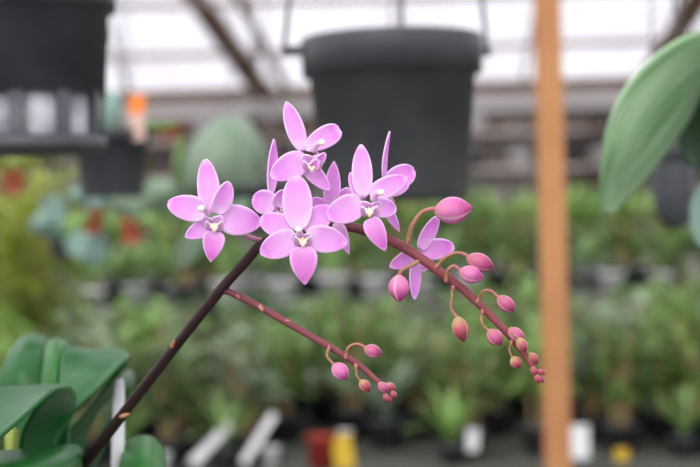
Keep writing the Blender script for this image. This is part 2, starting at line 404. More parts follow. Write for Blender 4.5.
# leftmost flower
flower([('sepal', (212, 214), (205.5, 159), 23, dict(a=.62, b=.5, cup=.2, curl=.06, zb=8, zt=5)),
        ('petal', (216, 214), (229, 181.5), 20, dict(a=.55, b=.45, cup=.35, curl=.05, zb=9, zt=11, roll=22)),
        ('petal', (208, 212), (167.5, 203.5), 26, dict(a=.6, b=.48, cup=.18, curl=.07, zb=8, zt=7)),
        ('sepal', (219, 218), (262, 223), 31, dict(a=.62, b=.58, cup=.15, curl=.08, zb=7, zt=4)),
        ('sepal', (215, 222), (185, 237.5), 19, dict(a=.6, b=.62, cup=.25, curl=.05, zb=6, zt=7)),
        ('lip', (215.5, 231), (210.5, 262), 22, dict(a=.5, b=.75, cup=.22, curl=.1, zb=10, zt=9))],
       (208, 213), (201, 208), (214.5, 228), ped=[(262, 240, -6), (252, 238, -3), (240, 232, 1), (222, 219, 5)], zc=9,
       label='leftmost open pink flower, turned to the left')
# front flower
flower([('petal', (295, 231), (260, 219), 25, dict(a=.55, b=.45, cup=.16, curl=.07, zb=12, zt=8)),
        ('petal', (304, 231), (331, 207), 25, dict(a=.55, b=.45, cup=.16, curl=.07, zb=12, zt=8)),
        ('sepal', (299, 231), (296, 175.5), 30, dict(a=.72, b=.45, cup=.16, curl=.06, zb=13, zt=9)),
        ('sepal', (298, 237), (260, 253.5), 27, dict(a=.62, b=.52, cup=.15, curl=.06, zb=15, zt=14)),
        ('sepal', (305, 236), (347.5, 243), 27, dict(a=.62, b=.52, cup=.15, curl=.07, zb=15, zt=14)),
        ('lip', (303, 246), (305, 284.5), 27, dict(a=.55, b=.72, cup=.2, curl=.1, zb=18, zt=16))],
       (300, 234), (298.5, 229), (303, 243), zc=16, label='open pink flower facing straight out at the front')
# top flower
flower([('sepal', (303, 152), (286, 101.5), 18.5, dict(a=.8, b=.55, cup=.3, curl=.05, zb=2, zt=2)),
        ('petal', (304, 149), (340, 129), 22, dict(a=.85, b=.32, cup=.25, curl=.06, zb=4, zt=2)),
        ('petal', (307, 158), (270.5, 177), 27, dict(a=.55, b=.45, cup=.2, curl=.09, zb=3, zt=6)),
        ('petal', (312, 165), (325, 153), 11, dict(a=.5, b=.4, cup=.6, curl=.15, zb=5, zt=9, roll=25)),
        ('sepal', (305, 164), (330, 191), 17, dict(a=.6, b=.6, cup=.25, curl=.08, zb=2, zt=3)),
        ('lip', (313, 169), (318, 159), 10, dict(a=.5, b=.5, cup=.5, curl=.2, zb=8, zt=10))],
       (313, 150), (322, 142), (312, 168), zc=6, label='topmost open pink flower, turned to the right')
# flower right of the centre
flower([('petal', (363, 200), (351, 172), 15, dict(a=.6, b=.5, cup=.3, curl=.05, zb=7, zt=4)),
        ('sepal', (363, 198), (361, 144.5), 20.5, dict(a=.62, b=.5, cup=.22, curl=.06, zb=9, zt=5)),
        ('petal', (369, 196), (407, 177.5), 21, dict(a=.55, b=.5, cup=.22, curl=.1, zb=9, zt=6)),
        ('sepal', (363, 203), (326.5, 217), 28, dict(a=.6, b=.5, cup=.18, curl=.07, zb=11, zt=11)),
        ('sepal', (371, 206), (396.5, 210), 20, dict(a=.55, b=.45, cup=.25, curl=.1, zb=11, zt=10)),
        ('lip', (369, 218), (385.5, 251), 20, dict(a=.55, b=.72, cup=.22, curl=.1, zb=14, zt=12))],
       (373, 199), (381, 192), (369.5, 213), zc=12, label='open pink flower right of the front one, lip pointing down right')
# flower behind it
flower([('sepal', (384, 182), (390, 131), 9, dict(a=.5, b=.5, cup=.3, roll=60, zb=-8, zt=-7, side=-.09, mat=M_BACKPETAL)),
        ('petal', (386, 184), (414.5, 170), 24, dict(a=.6, b=.38, cup=.3, curl=.12, zb=-6, zt=-8, mat=M_BACKPETAL)),
        ('sepal', (387, 192), (409, 184), 15, dict(a=.5, b=.45, cup=.3, curl=.1, zb=-5, zt=-4, mat=M_BACKPETAL)),
        ('lip', (385, 205), (399.5, 232), 10, dict(a=.6, b=.7, cup=.3, zb=-6, zt=-6, mat=M_BACKPETAL))],
       (387, 195), None, None, lobes=False, zc=-6, label='pink flower seen from the side, half hidden behind the open one')
# flower between and behind the front ones
flower([('sepal', (331, 212), (334, 161), 17, dict(a=.7, b=.6, cup=.3, curl=.05, zb=-6, zt=-4)),
        ('petal', (335, 214), (349, 188), 17, dict(a=.6, b=.45, cup=.25, zb=-6, zt=-4)),
        ('sepal', (336, 222), (349, 254.5), 14, dict(a=.6, b=.75, cup=.25, zb=-6, zt=-6)),
        ('petal', (331, 216), (310, 199), 18, dict(a=.6, b=.45, cup=.25, zb=-6, zt=-6))],
       (334, 216), None, None, lobes=False, zc=-6, label='pink flower almost hidden behind the two front flowers')
# flower behind at upper left
flower([('sepal', (271, 196), (274, 138.5), 12, dict(a=.7, b=.6, cup=.3, roll=30, zb=-8, zt=-6, mat=M_BACKPETAL)),
        ('petal', (276, 206), (252.5, 198), 25, dict(a=.55, b=.4, cup=.28, curl=.08, zb=-5, zt=-6)),
        ('petal', (277, 207), (285, 190), 17, dict(a=.55, b=.45, cup=.3, zb=-3, zt=-2, roll=20)),
        ('sepal', (277, 209), (263, 222), 14, dict(a=.6, b=.6, cup=.3, zb=-7, zt=-7))],
       (277, 207), None, None, lobes=False, zc=-6, label='pink flower tucked behind the front and left flowers')
# flower behind the spike on the right
flower([('sepal', (420, 250), (438, 216), 15, dict(a=.6, b=.5, cup=.25, curl=-.06, zb=-8, zt=-5, mat=M_BACKPETAL)),
        ('petal', (420, 251), (454.5, 247), 22, dict(a=.62, b=.42, cup=.25, curl=.06, zb=-9, zt=-8, mat=M_BACKPETAL)),
        ('petal', (420, 253), (389.5, 267), 17, dict(a=.6, b=.5, cup=.25, curl=.06, zb=-9, zt=-6, mat=M_BACKPETAL)),
        ('sepal', (416, 258), (414.5, 300), 12, dict(a=.7, b=.55, cup=.3, zb=-8, zt=-6, mat=M_BACKPETAL)),
        ('lip', (420, 256), (424, 272), 15, dict(a=.5, b=.5, cup=.3, zb=-10, zt=-6, mat=M_BACKPETAL))],
       (420, 252), None, None, lobes=False, zc=-7, label='pink flower seen from behind below the spike')

def bud(px, py, ln, w, ang, ped, mat=M_BUD, z=0., name='bud', prad=1.6, scale=True):
    """ang: picture angle of the tip, degrees clockwise from right"""
    a = math.radians(ang); ax = Vector((math.cos(a), -.12, -math.sin(a))).normalized(); c = P(px, py, D0 - z * .001)
    R = w * S / 2; H = ln * S; m = MB(); prof = []
    for i in range(23):
        t = i / 22
        r = R * (math.sin(math.pi * min(max(t, .012), .99) ** .95)) ** .61 * (1.0 if t < .7 else 1 - .10 * (t - .7) / .3)
        prof.append((max(r, 1e-5), (t - .5) * H))
    m.lathe(prof, c, 24, ax, ripple=lambda th: 1 - .10 * (1 - abs(math.sin(1.5 * th + .5))) ** 3)
    o = m.build(name, mat, orchid)
    if ped:
        k = MB(); pts = [P(x, y, D0 - z * .001 + (.002 if i == 0 else 0)) for i, (x, y) in enumerate(ped)] + [c - ax * (H * .42)]
        pts = catmull(pts, 6); n = len(pts)
        k.tube(pts, [S * prad * (1.25 - .35 * math.sin(math.pi * i / n) + .5 * max(0, i / n - .75)) for i in range(n)], 10)
        k.build('pedicel', M_PED_PINK, o)
        if scale: bract(ped[0][0], ped[0][1], math.degrees(math.atan2(-(ped[1][1] - ped[0][1]), ped[1][0] - ped[0][0])) * -1, D0 - .004, 6, 5, M_BRACT_RED)
    return o
bud(453, 210, 38, 27.5, -3, [(408, 241), (412, 226), (421, 213), (432, 209)], M_BUD_BIG, 3, prad=2.4)
bud(399, 288, 27, 21.5, 92, [(417, 262), (408, 267), (401, 271)], M_BUD_BIG, 7, prad=1.9)
bud(480, 262.5, 29, 19, 24, [(437, 266), (446, 257), (456, 253), (464, 254)], M_BUD, 2, prad=1.7)
bud(471, 274.5, 25, 18, 18, [(446, 280), (448, 270), (454, 266)], M_BUD_BIG, 5, prad=1.8)
bud(506, 304, 22, 15.5, 42, [(478, 300), (482, 292), (490, 290.5)], M_BUD, 2, prad=1.5)
bud(460.5, 329, 26, 17, 76, [(453, 288), (451.5, 299), (451.5, 309)], M_BUD_GREEN, 4, prad=1.5)
bud(495, 337.5, 20, 16, 50, [(482, 312), (481.5, 321), (484.5, 327)], M_BUD, 4, prad=1.5)
bud(516.5, 335, 20, 14, 40, None, M_BUD, 3)
bud(522, 345, 17, 11.5, 65, [(512, 334), (515, 336)], M_BUD_GREEN, 5, scale=False)
bud(516, 362.5, 14, 12, 55, [(511, 343), (509.5, 350), (511, 355)], M_BUD_GREEN, 3, prad=1.2)
bud(533, 358.5, 14, 11, 50, [(523, 349), (526, 351)], M_BUD_GREEN, 0, scale=False)
bud(534, 371, 10, 7, 60, None, M_BUD_TIP, 3); bud(541, 372, 9, 6, 30, None, M_BUD_TIP, 2)
bud(537.5, 378.5, 11, 6.5, 75, None, M_BUD_TIP, 3); bud(541.5, 379.5, 8, 5, 55, None, M_BUD_TIP, 1)
bud(340.5, 371.5, 21, 17, 48, [(329, 348), (327, 356), (330.5, 361)], M_BUD_BIG, 4, prad=1.5)
bud(373, 351.3, 19, 14, 22, [(346, 356), (348, 348), (355, 344), (362, 345.5)], M_BUD, 2, prad=1.5)
bud(365, 385.8, 15, 11.5, 52, [(356, 366), (356.5, 375), (359, 379)], M_BUD_GREEN, 3, prad=1.1)
for x, y, l, w, a, mt, z in ((383.5, 387.5, 14, 10, 45, M_BUD, 3), (391, 387, 12, 8.5, 40, M_BUD_GREEN, 1), (393.5, 394.5, 9, 7, 60, M_BUD_TIP, 2), (386, 397.5, 10, 6.5, 80, M_BUD_TIP, 3), (389.5, 399, 8, 5, 70, M_BUD_TIP, 2)):
    bud(x, y, l, w, a, None, mt, z)

def patch(rows, n=7):
    """smooth surface through a net of (px, py, distance) points"""
    R = [[P(*p) for p in r] for r in rows]
    R = [catmull(r, n) for r in R]
    cols = [catmull([r[j] for r in R], n) for j in range(len(R[0]))]
    return [[cols[j][i] for j in range(len(cols))] for i in range(len(cols[0]))]
def leaf_patch(rows, mat, parent, name='leaf', thick=.0013):
    mb = MB(); mb.quadgrid(patch(rows)); return mb.build(name, mat, parent, thick=thick)
leaf_patch([[(30, 505, .60), (48, 507, .615), (62, 505, .61)], [(20, 445, .595), (50, 435, .63), (70, 428, .635)], [(36, 408, .582), (62, 399, .61), (75, 398, .635)],
            [(54, 389, .572), (64, 387, .60), (64, 386, .635)], [(20, 420, .555), (28, 400, .585), (25, 387, .625)], [(-22, 456, .535), (-18, 425, .56), (-22, 391, .605)]], M_LEAF, orchid)
leaf_patch([[(40, 505, .66), (58, 506, .69), (72, 505, .70)], [(58, 446, .685), (74, 443, .70), (88, 432, .715)], [(95, 402, .665), (106, 393, .69), (114, 386, .715)],
            [(126, 360, .655), (129, 356, .685), (122, 352, .72)], [(98, 389, .645), (95, 368, .665), (95, 350, .71)], [(62, 424, .645), (60, 385, .665), (62, 346, .70)]], M_LEAF, orchid)
leaf_patch([[(30, 505, .70), (45, 505, .70), (60, 505, .70)], [(0, 400, .715), (20, 402, .705), (43, 402, .705)], [(3, 368, .72), (20, 364, .712), (43, 364, .715)], [(14, 346, .74), (27, 342, .735), (45, 344, .735)],
            [(24, 337.5, .78), (34, 335, .78), (49, 339, .78)], [(28, 350, .84), (36, 348, .84), (50, 350, .84)]], M_LEAF, orchid)
leaf_patch([[(45, 505, .69), (55, 505, .685), (62, 505, .69)], [(42, 402, .69), (55, 405, .682), (69, 402, .69)], [(44, 366, .695), (56, 364, .687), (70, 366, .695)], [(46, 348, .715), (57, 344, .71), (69, 349, .715)],
            [(49, 341.5, .75), (57, 339, .75), (67, 343, .75)], [(52, 352, .80), (58, 350, .80), (66, 352, .80)]], M_LEAF_YOUNG, orchid)
leaf_patch([[(-20, 500, .545), (-15, 470, .555), (-12, 453, .59)], [(30, 500, .55), (36, 464, .56), (38, 449, .59)], [(62, 500, .57), (72, 464, .575), (76, 446, .60)], [(74, 500, .59), (80, 475, .60), (82, 462, .615)]], M_LEAF, orchid)
leaf_patch([[(112, 510, .64), (119, 470, .65), (124, 444, .68)], [(126, 515, .635), (134, 466, .645), (138, 437, .68)], [(142, 515, .635), (150, 466, .645), (152, 438, .68)], [(158, 510, .64), (164, 476, .65), (164, 450, .685)]], M_LEAF_YOUNG, orchid)
leaf_patch([[(70, 500, .73), (76, 500, .73), (82, 500, .73)], [(108, 415, .74), (114, 412, .74), (121, 410, .745)], [(118, 385, .75), (126, 382, .745), (133, 384, .75)], [(126, 372, .77), (130, 371, .77), (134, 374, .77)]], M_LEAF_DARK, orchid)
leaf_patch([[(10, 500, .64), (13, 500, .635), (16, 500, .64)], [(6, 440, .645), (12, 438, .64), (18, 440, .645)], [(8, 428, .65), (11, 426, .65), (14, 428, .65)]], M_FOLY, orchid, 'stem_sheath')

# white label standing in the orchid's pot
lm = MB(); a, b = P(117, 505, .665), P(119, 379, .665); ax = (b - a); s_ = .665 / F
rows = []
for t, hw in ((0, 6.5), (.5, 6.2), (.9, 5.5), (.97, 4.6), (1, 3.2)):
    c = a + ax * t; rows.append([c + Vector((s_ * k * hw, .0006 * abs(k), 0)) for k in (-1, -.4, .4, 1)])
lm.quadgrid(rows)
lo = lm.build('plant_label', M_WHITE, None, thick=.0012, origin=a); tag(lo, 'upright white plastic plant label beside the dark orchid spike', 'label')

# ------------------------------------------------------------------ hanging pots
def pot_mesh(mb, c, r_top, r_bot, h, rim_h, rim_out, n=48):
    mb.lathe([(.001, 0), (r_bot * .96, 0), (r_bot, h * .02), (r_top, h - rim_h), (r_top + rim_out, h - rim_h), (r_top + rim_out * 1.15, h - rim_h * .1), (r_top + rim_out, h), (r_top + rim_out * .2, h),
              (r_top - .003, h - rim_h * .3), (r_top - .004, h * .86), (.001, h * .86)], c, n)
def wire(parent, a, b, r=.0012, name='hanger_wire'):
    m = MB(); m.tube([a, a.lerp(b, .5), b], r, 8); return m.build(name, M_WIRE, parent)

D = 1.15; s = D / F; c = P(396, 200, D)
bp = thing('hanging_pot', c, 'large black plastic pot hanging behind the topmost pink flower', 'flower pot')
m = MB(); pot_mesh(m, c, 83 * s, 72 * s, 162 * s, 37 * s, 7 * s); m.build('pot_body', M_POT_DULL, bp)
m = MB(); m.lathe([(.001, 150 * s), (50 * s, 152 * s), (82 * s, 140 * s)], c, 24); m.build('bark_mix', M_BARK, bp, thick=.004)
for x in (284, 487, 402):
    y = 50 if x != 402 else 36
    dd = D if x != 402 else D + .07
    w_ = wire(bp, P(x, y, dd), P(388 + (x - 388) * .62, -330, dd), .0017)
for sg, x0, x1 in ((-1, 282, 303), (1, 483, 491)):
    m = MB(); a = P(x0, 57, D + .004); b = P(x1, 45, D - .004); m.box((a.x, a.y - .008, a.z), (b.x, a.y, b.z)); m.build('hanger_clip', M_POT, bp, smooth=False, bevel=.001)

D = .95; s = D / F; c = P(33, 153, D)
sp_ = thing('hanging_pot', c, 'black slotted pot hanging at the top left corner', 'flower pot')
m = MB(); R0 = 71 * s; R1 = 79 * s
m.lathe([(.001, 0), (R0, 0), (R0 + .0012, .002), (R0 + .0012, 14 * s), (R0 - .002, 14 * s), (R0 - .002, 3 * s), (.001, 3 * s)], c, 60)
def rad(h): return R0 + (R1 - R0) * (h / (150 * s))
for k in range(10):
    th0 = math.radians(-90 + 36 * k - 5.5); th1 = th0 + math.radians(11)
    m.lathe([(rad(13 * s), 12 * s), (rad(56 * s), 57 * s), (rad(56 * s) - .0022, 57 * s), (rad(13 * s) - .0022, 12 * s), (rad(13 * s), 12 * s)], c, 5, a0=th0, a1=th1)
m.lathe([(rad(55 * s) - .0024, 55 * s), (rad(55 * s), 55 * s), (R1, 140 * s), (R1 + 7 * s, 140 * s), (R1 + 8 * s, 160 * s), (R1 + 2 * s, 160 * s), (R1 - 3 * s, 138 * s), (rad(55 * s) - .0024, 55 * s)], c, 60)
m.build('pot_body', M_POT, sp_)
m = MB(); m.lathe([(.001, 4 * s), (R0 - .004, 4 * s), (R0 - .0035, 30 * s), (R1 - .006, 130 * s), (.001, 134 * s)], c, 40, ripple=lambda t: 1 + .012 * math.sin(9 * t) + .01 * math.sin(23 * t)); m.build('foam_filling', M_FOAM, sp_)
for k in range(3):
    th = math.radians(20 + 120 * k); a = c + Vector(((R1 + 4 * s) * math.cos(th), (R1 + 4 * s) * math.sin(th), 150 * s)); wire(sp_, a, c + Vector((0, 0, .4)) + Vector((math.cos(th), math.sin(th), 0)) * .01)

D = 1.75; s = D / F; c = P(113, 197, D)
mp_ = thing('hanging_pot', c, 'small black pot hanging further back at left below the slotted pot', 'flower pot')
m = MB(); pot_mesh(m, c, 36 * s, 31 * s, 66 * s, 9 * s, 3 * s); m.build('pot_body', M_POT, mp_)
m = MB(); m.lathe([(.001, 60 * s), (33 * s, 57 * s)], c, 20); m.build('bark_mix', M_BARK, mp_, thick=.004)
for k in range(3):
    th = math.radians(70 + 120 * k); a = c + Vector((37 * s * math.cos(th), 37 * s * math.sin(th), 62 * s)); wire(mp_, a, c + Vector((.005 * math.cos(th), .005 * math.sin(th), .55)), .0004)
# what stands in it
t_ = thing('potted_orchid', P(108, 138, D), 'pale grey-leaved plant growing out of the small black hanging pot at left', 'plant')
leaf_patch([[(100, 142, D), (108, 142, D - .01), (116, 142, D)], [(93, 122, D - .01), (106, 120, D - .02), (120, 120, D - .01)], [(95, 104, D - .01), (107, 100, D - .015), (121, 103, D - .01)], [(103, 93, D), (110, 91, D), (117, 93, D)]], M_LEAF_TEAL, t_)
leaf_patch([[(112, 142, D + .01), (116, 142, D + .0), (120, 142, D + .01)], [(128, 126, D + .01), (135, 128, D), (142, 132, D + .01)], [(160, 121, D + .02), (162, 125, D + .02), (165, 129, D + .02)], [(176, 121, D + .03), (177, 123, D + .03), (178, 125, D + .03)]], M_FOLB, t_)
m = MB(); a = P(136, 136, D - .03)
mm = Matrix.Translation(a) @ Matrix.Rotation(.06, 4, 'Y')
m.box((-8 * s, -.0008, -4 * s), (8 * s, .0008, 22 * s), 1, mm); m.box((-8 * s, -.0008, 22 * s), (8 * s, .0008, 41 * s), 0, mm)
tag(m.build('plant_label', [M_ORANGE, principled('faded_label', (.62, .42, .36), .6, .2)], None, smooth=False, origin=a), 'orange-topped plant label in the small hanging pot at left', 'label')

# broad grey-green leaved plant behind the left flower
D = 1.9; s = D / F; c = P(256, 232, D)
t_ = thing('hanging_orchid', c, 'broad grey-green leaved orchid in a black pot hanging behind the leftmost flower', 'plant')
m = MB(); pot_mesh(m, c, 27 * s, 23 * s, 46 * s, 7 * s, 2.5 * s); m.build('pot', M_POT, t_)
leaf_patch([[(238, 198, D), (250, 198, D), (262, 196, D)], [(184, 194, D + .01), (218, 186, D - .05), (262, 180, D - .01)], [(182, 164, D + .01), (216, 156, D - .06), (266, 152, D - .01)], [(197, 136, D + .02), (226, 128, D - .04), (256, 130, D + .01)], [(218, 119, D + .04), (232, 116, D + .01), (244, 119, D + .03)]], M_LEAF_PALE, t_)
leaf_patch([[(240, 200, D + .03), (244, 198, D + .03), (248, 196, D + .03)], [(186, 192, D + .02), (186, 186, D + .0), (190, 178, D + .02)], [(174, 176, D + .02), (177, 165, D), (184, 156, D + .02)], [(176, 142, D + .03), (179, 138, D + .03), (183, 134, D + .03)]], M_FOLB, t_)
leaf_patch([[(245, 197, D - .03), (250, 199, D - .03), (255, 200, D - .03)], [(208, 214, D - .06), (212, 226, D - .06), (216, 238, D - .05)], [(180, 240, D - .05), (186, 252, D - .05), (192, 262, D - .05)], [(174, 262, D - .03), (176, 266, D - .03), (180, 270, D - .03)]], M_LEAF_PALE, t_)
for k in range(3):
    th = math.radians(40 + 120 * k); wire(t_, c + Vector((28 * s * math.cos(th), 28 * s * math.sin(th), 43 * s)), c + Vector((.01 * math.cos(th), .01 * math.sin(th), .6)), .0009)

def hang_plant(px, py, D, w, h, leaves, label, potmat, matl, name='hanging_orchid'):
    """small hung pot (top centre at px,py) with broad leaves given as (dx, dy, length, width, depth, material) in pixels"""
    s = D / F; c = P(px, py + h, D); t = thing(name, c, label, 'plant')
    m = MB(); pot_mesh(m, c, w * s / 2, w * s * .4, h * s, h * .2 * s, w * .05 * s); m.build('pot', potmat, t)
    for tx, ty, wd, dep, mt in leaves:
        bx, by = px, py + 2; mx, my = (bx + tx) / 2, (by + ty) / 2 - abs(tx - bx) * .18 - 3
        ang = math.atan2(ty - by, tx - bx); nx, ny = -math.sin(ang), math.cos(ang)
        g = []
        for (qx, qy), k, dd in (((bx, by), .25, 0), ((mx, my), 1., dep), (((mx + tx * 2) / 3 + 0, (my + ty * 2) / 3 - 2), .85, dep), ((tx, ty), .12, dep)):
            g.append([(qx + nx * wd / 2 * k * v, qy + ny * wd / 2 * k * v, D + dd + .012 * v * v) for v in (-1, 0, 1)])
        leaf_patch(g, mt or matl, t)
    for k in range(3):
        th = math.radians(50 + 120 * k); wire(t, c + Vector((w * .5 * s * math.cos(th), w * .5 * s * math.sin(th), h * s * .95)), c + Vector((.01 * math.cos(th), .01 * math.sin(th), .7)), .0008)
    return t
hang_plant(93, 211, 2.5, 21, 22, [(66, 196, 16, -.03, None), (117, 199, 15, -.02, None), (100, 186, 16, .05, None), (76, 232, 12, -.06, M_FOLB)], 'red clay pot with pale leaves hanging at left, the left of the red pair', M_POT_CLAY, M_LEAF_TEAL)
hang_plant(132, 220, 2.5, 23, 24, [(178, 188, 26, -.05, None), (108, 201, 17, -.02, None), (140, 192, 18, .05, None), (160, 232, 14, -.07, M_FOLB)], 'red clay pot with pale leaves hanging at left, the right of the red pair', M_POT_CLAY, M_LEAF_PALE)
hang_plant(62, 240, 2.6, 22, 20, [(106, 258, 40, -.08, None), (30, 222, 24, -.04, None), (48, 196, 24, .02, None), (80, 222, 16, -.02, M_FOLB)], 'blue-green leaved orchid in a dark pot hanging at the far left', M_POT, M_LEAF_TEAL)
hang_plant(14, 172, 2.6, 22, 22, [(-16, 160, 14, -.05, None), (40, 158, 14, -.05, None)], 'small red-brown clay pot hanging at the left edge under the slotted pot', M_POT_CLAY, M_FOLY)

# big silvery leaf at the right edge
D = .86; s = D / F
t_ = thing('hanging_orchid', P(790, 150, D), 'large silvery green orchid leaf drooping in from the right edge', 'plant')
c = P(790, 150, D); m = MB(); pot_mesh(m, c, 60 * s, 48 * s, 100 * s, 16 * s, 4 * s); m.build('pot', M_POT, t_)
leaf_patch([[(770, 30, D + .01), (778, 42, D + .02), (786, 56, D + .01)], [(722, 26, D - .03), (742, 60, D - .0), (752, 78, D + .03)], [(672, 44, D - .05), (698, 66, D - .02), (712, 78, D + .02)], [(628, 84, D - .05), (660, 104, D - .03), (685, 124, D + .02)], [(606, 132, D - .04), (628, 150, D - .03), (655, 166, D + .01)], [(600, 178, D - .02), (609, 184, D - .015), (627, 198, D + .01)], [(602, 210, D), (605, 213, D), (611, 213, D)]], M_LEAF_GREY, t_, thick=.002)
leaf_patch([[(780, 50, D + .06), (788, 56, D + .06), (796, 62, D + .06)], [(726, 76, D + .05), (742, 100, D + .06), (752, 122, D + .07)], [(686, 104, D + .05), (706, 128, D + .07), (722, 150, D + .08)], [(681, 140, D + .06), (690, 152, D + .07), (706, 166, D + .08)], [(686, 164, D + .07), (692, 166, D + .07), (698, 170, D + .08)]], M_LEAF_DARK, t_, thick=.002)
leaf_patch([[(785, 60, D + .1), (790, 62, D + .1), (796, 66, D + .1)], [(728, 150, D + .1), (745, 158, D + .1), (760, 168, D + .1)], [(694, 196, D + .1), (708, 204, D + .1), (722, 214, D + .1)], [(691, 226, D + .1), (702, 234, D + .1), (712, 236, D + .1)], [(697, 244, D + .1), (700, 246, D + .1), (704, 246, D + .1)]], M_LEAF_TEAL, t_, thick=.002)
for k in range(3):
    th = math.radians(10 + 120 * k); wire(t_, c + Vector((60 * s * math.cos(th), 60 * s * math.sin(th), 98 * s)), c + Vector((.01 * math.cos(th), .01 * math.sin(th), .35)))

D = 1.35; s = D / F; c = P(675, 229, D)
t_ = thing('hanging_pot', c, 'narrow round-bottomed dark pot hanging below the silvery leaf', 'flower pot')
m = MB(); m.lathe([(.001, 0), (8 * s, 1 * s), (15 * s, 8 * s), (19.5 * s, 20 * s), (21.5 * s, 38 * s), (21 * s, 60 * s), (20 * s, 74 * s), (22 * s, 75 * s), (22 * s, 82 * s), (19 * s, 82 * s), (18 * s, 70 * s), (.001, 70 * s)], c, 36); m.build('pot_body', M_POT, t_)
for k in range(3):
    th = math.radians(35 + 120 * k); wire(t_, c + Vector((21 * s * math.cos(th), 21 * s * math.sin(th), 80 * s)), c + Vector((.006 * math.cos(th), .006 * math.sin(th), .5)), .0009)

# ------------------------------------------------------------------ the greenhouse
m = MB(); m.box((-9, -3, -.1), (9, 13, 0)); struct(m.build('floor', M_FLOOR, smooth=False))
m = MB(); W0 = 12.2
for i in range(90):
    x = -9 + i * .2; m.box((x + .003, W0 + .012 * (i % 2), 0), (x + .197, W0 + .05, 2.46))
struct(m.build('wall_back', M_WALL, smooth=False))
def roof_z(d): return 2.5 + (12 - d) * .466
m = MB(); m.quadgrid([[Vector((x, d, roof_z(d))) for x in (-9, -3, 3, 9)] for d in (12.25, 11, 9.6)]); struct(m.build('ceiling', M_GLAZE, thick=.006))
n_trim = [0]
def trim(mb, mat):
    n_trim[0] += 1; return struct(mb.build('trim_%d' % n_trim[0], mat, smooth=False))
def beam(a, b, w, h, mat):
    ax = b - a; q = ax.to_track_quat('X', 'Z').to_matrix().to_4x4(); mb = MB()
    mb.box((0, -w / 2, -h / 2), (ax.length, w / 2, h / 2), 0, Matrix.Translation(a) @ q); return trim(mb, mat)
beam(Vector((-9, 12.0, 2.49)), Vector((9, 12.0, 2.49)), .1, .085, M_WOODD)                       # eaves plate
beam(Vector((-9, 12.02, 2.37)), Vector((9, 12.02, 2.37)), .12, .13, M_GUTTER)
beam(Vector((-9, 12.06, 2.20)), Vector((9, 12.06, 2.20)), .05, .05, M_WOODD)
for d in (11.42, 10.82, 10.2, 9.6):
    beam(Vector((-9, d, roof_z(d) - .04)), Vector((9, d, roof_z(d) - .04)), .05, .04, M_PURLIN)
for k in range(-13, 14):
    x = k * 1.0 + .35; beam(Vector((x, 12.1, roof_z(12.1) - .015)), Vector((x, 9.6, roof_z(9.6) - .015)), .022, .03, M_PURLIN)
beam(P(262, 92, 11.9), P(190, -12, 10.75), .13, .10, M_WOODD)
beam(P(648, 78, 11.9), P(705, -12, 10.75), .13, .10, M_WOODD)
beam(P(285, 84, 11.8), P(232, -12, 10.75), .05, .05, M_PURLIN)

def box_thing(name, lo, hi, mat, label, cat, bevel=0.):
    o = Vector(((lo[0] + hi[0]) / 2, (lo[1] + hi[1]) / 2, lo[2])); mb = MB(); mb.box(lo, hi)
    return tag(mb.build(name, mat, None, smooth=False, origin=o, bevel=bevel), label, cat)

# timber post
D = 2.45; s = D / F; a = P(558, 467, D); b = P(547, 0, D); ax = (b - a) / (b.z - a.z)
lo_ = a - ax * a.z; hi_ = lo_ + ax * 2.6
q = (hi_ - lo_).to_track_quat('Z', 'Y').to_matrix().to_4x4()
m = MB(); m.box((-.0195, -.0195, 0), (.0195, .0195, (hi_ - lo_).length), 0, Matrix.Translation(lo_) @ q)
tag(m.build('timber_post', M_WOOD, None, smooth=False, origin=lo_, bevel=.003), 'tall orange-brown timber post standing right of the buds', 'post')

def bench(x0, x1, y0, y1, z, label, nslat=8):
    t = thing('plant_bench', ((x0 + x1) / 2, (y0 + y1) / 2, 0), label, 'bench')
    m = MB(); w = (y1 - y0) / nslat
    for i in range(nslat): m.box((x0, y0 + i * w + .006, z - .022), (x1, y0 + (i + 1) * w - .006, z))
    m.build('bench_top', M_BENCH, t, smooth=False)
    m = MB(); m.box((x0, y0 - .022, z - .075), (x1, y0 - .001, z - .002)); m.build('front_rail', M_BENCH, t, smooth=False)
    for x in (x0 + .06, (x0 + x1) / 2, x1 - .06):
        for y in (y0 + .05, y1 - .05):
            m = MB(); m.box((x - .03, y - .03, 0), (x + .03, y + .03, z - .022)); m.build('leg', M_BENCH, t, smooth=False)
    return t
ZN = ROOT.z
near = bench(-.55, .75, .38, 1.02, ZN - .0005, 'grey slatted bench the sharp pink orchid stands on', 6)
Z1 = .978; bench(-1.7, 1.7, 2.78, 4.12, Z1, 'grey slatted front bench crowded with leafy pots', 10)
Z2 = 1.165; bench(-2.6, 2.6, 5.5, 6.5, Z2, 'middle bench behind the front rows carrying pale pots', 7)
Z3 = 1.30; bench(-3.4, 3.4, 7.9, 8.9, Z3, 'back bench with a brown edge and bright green plants', 7)

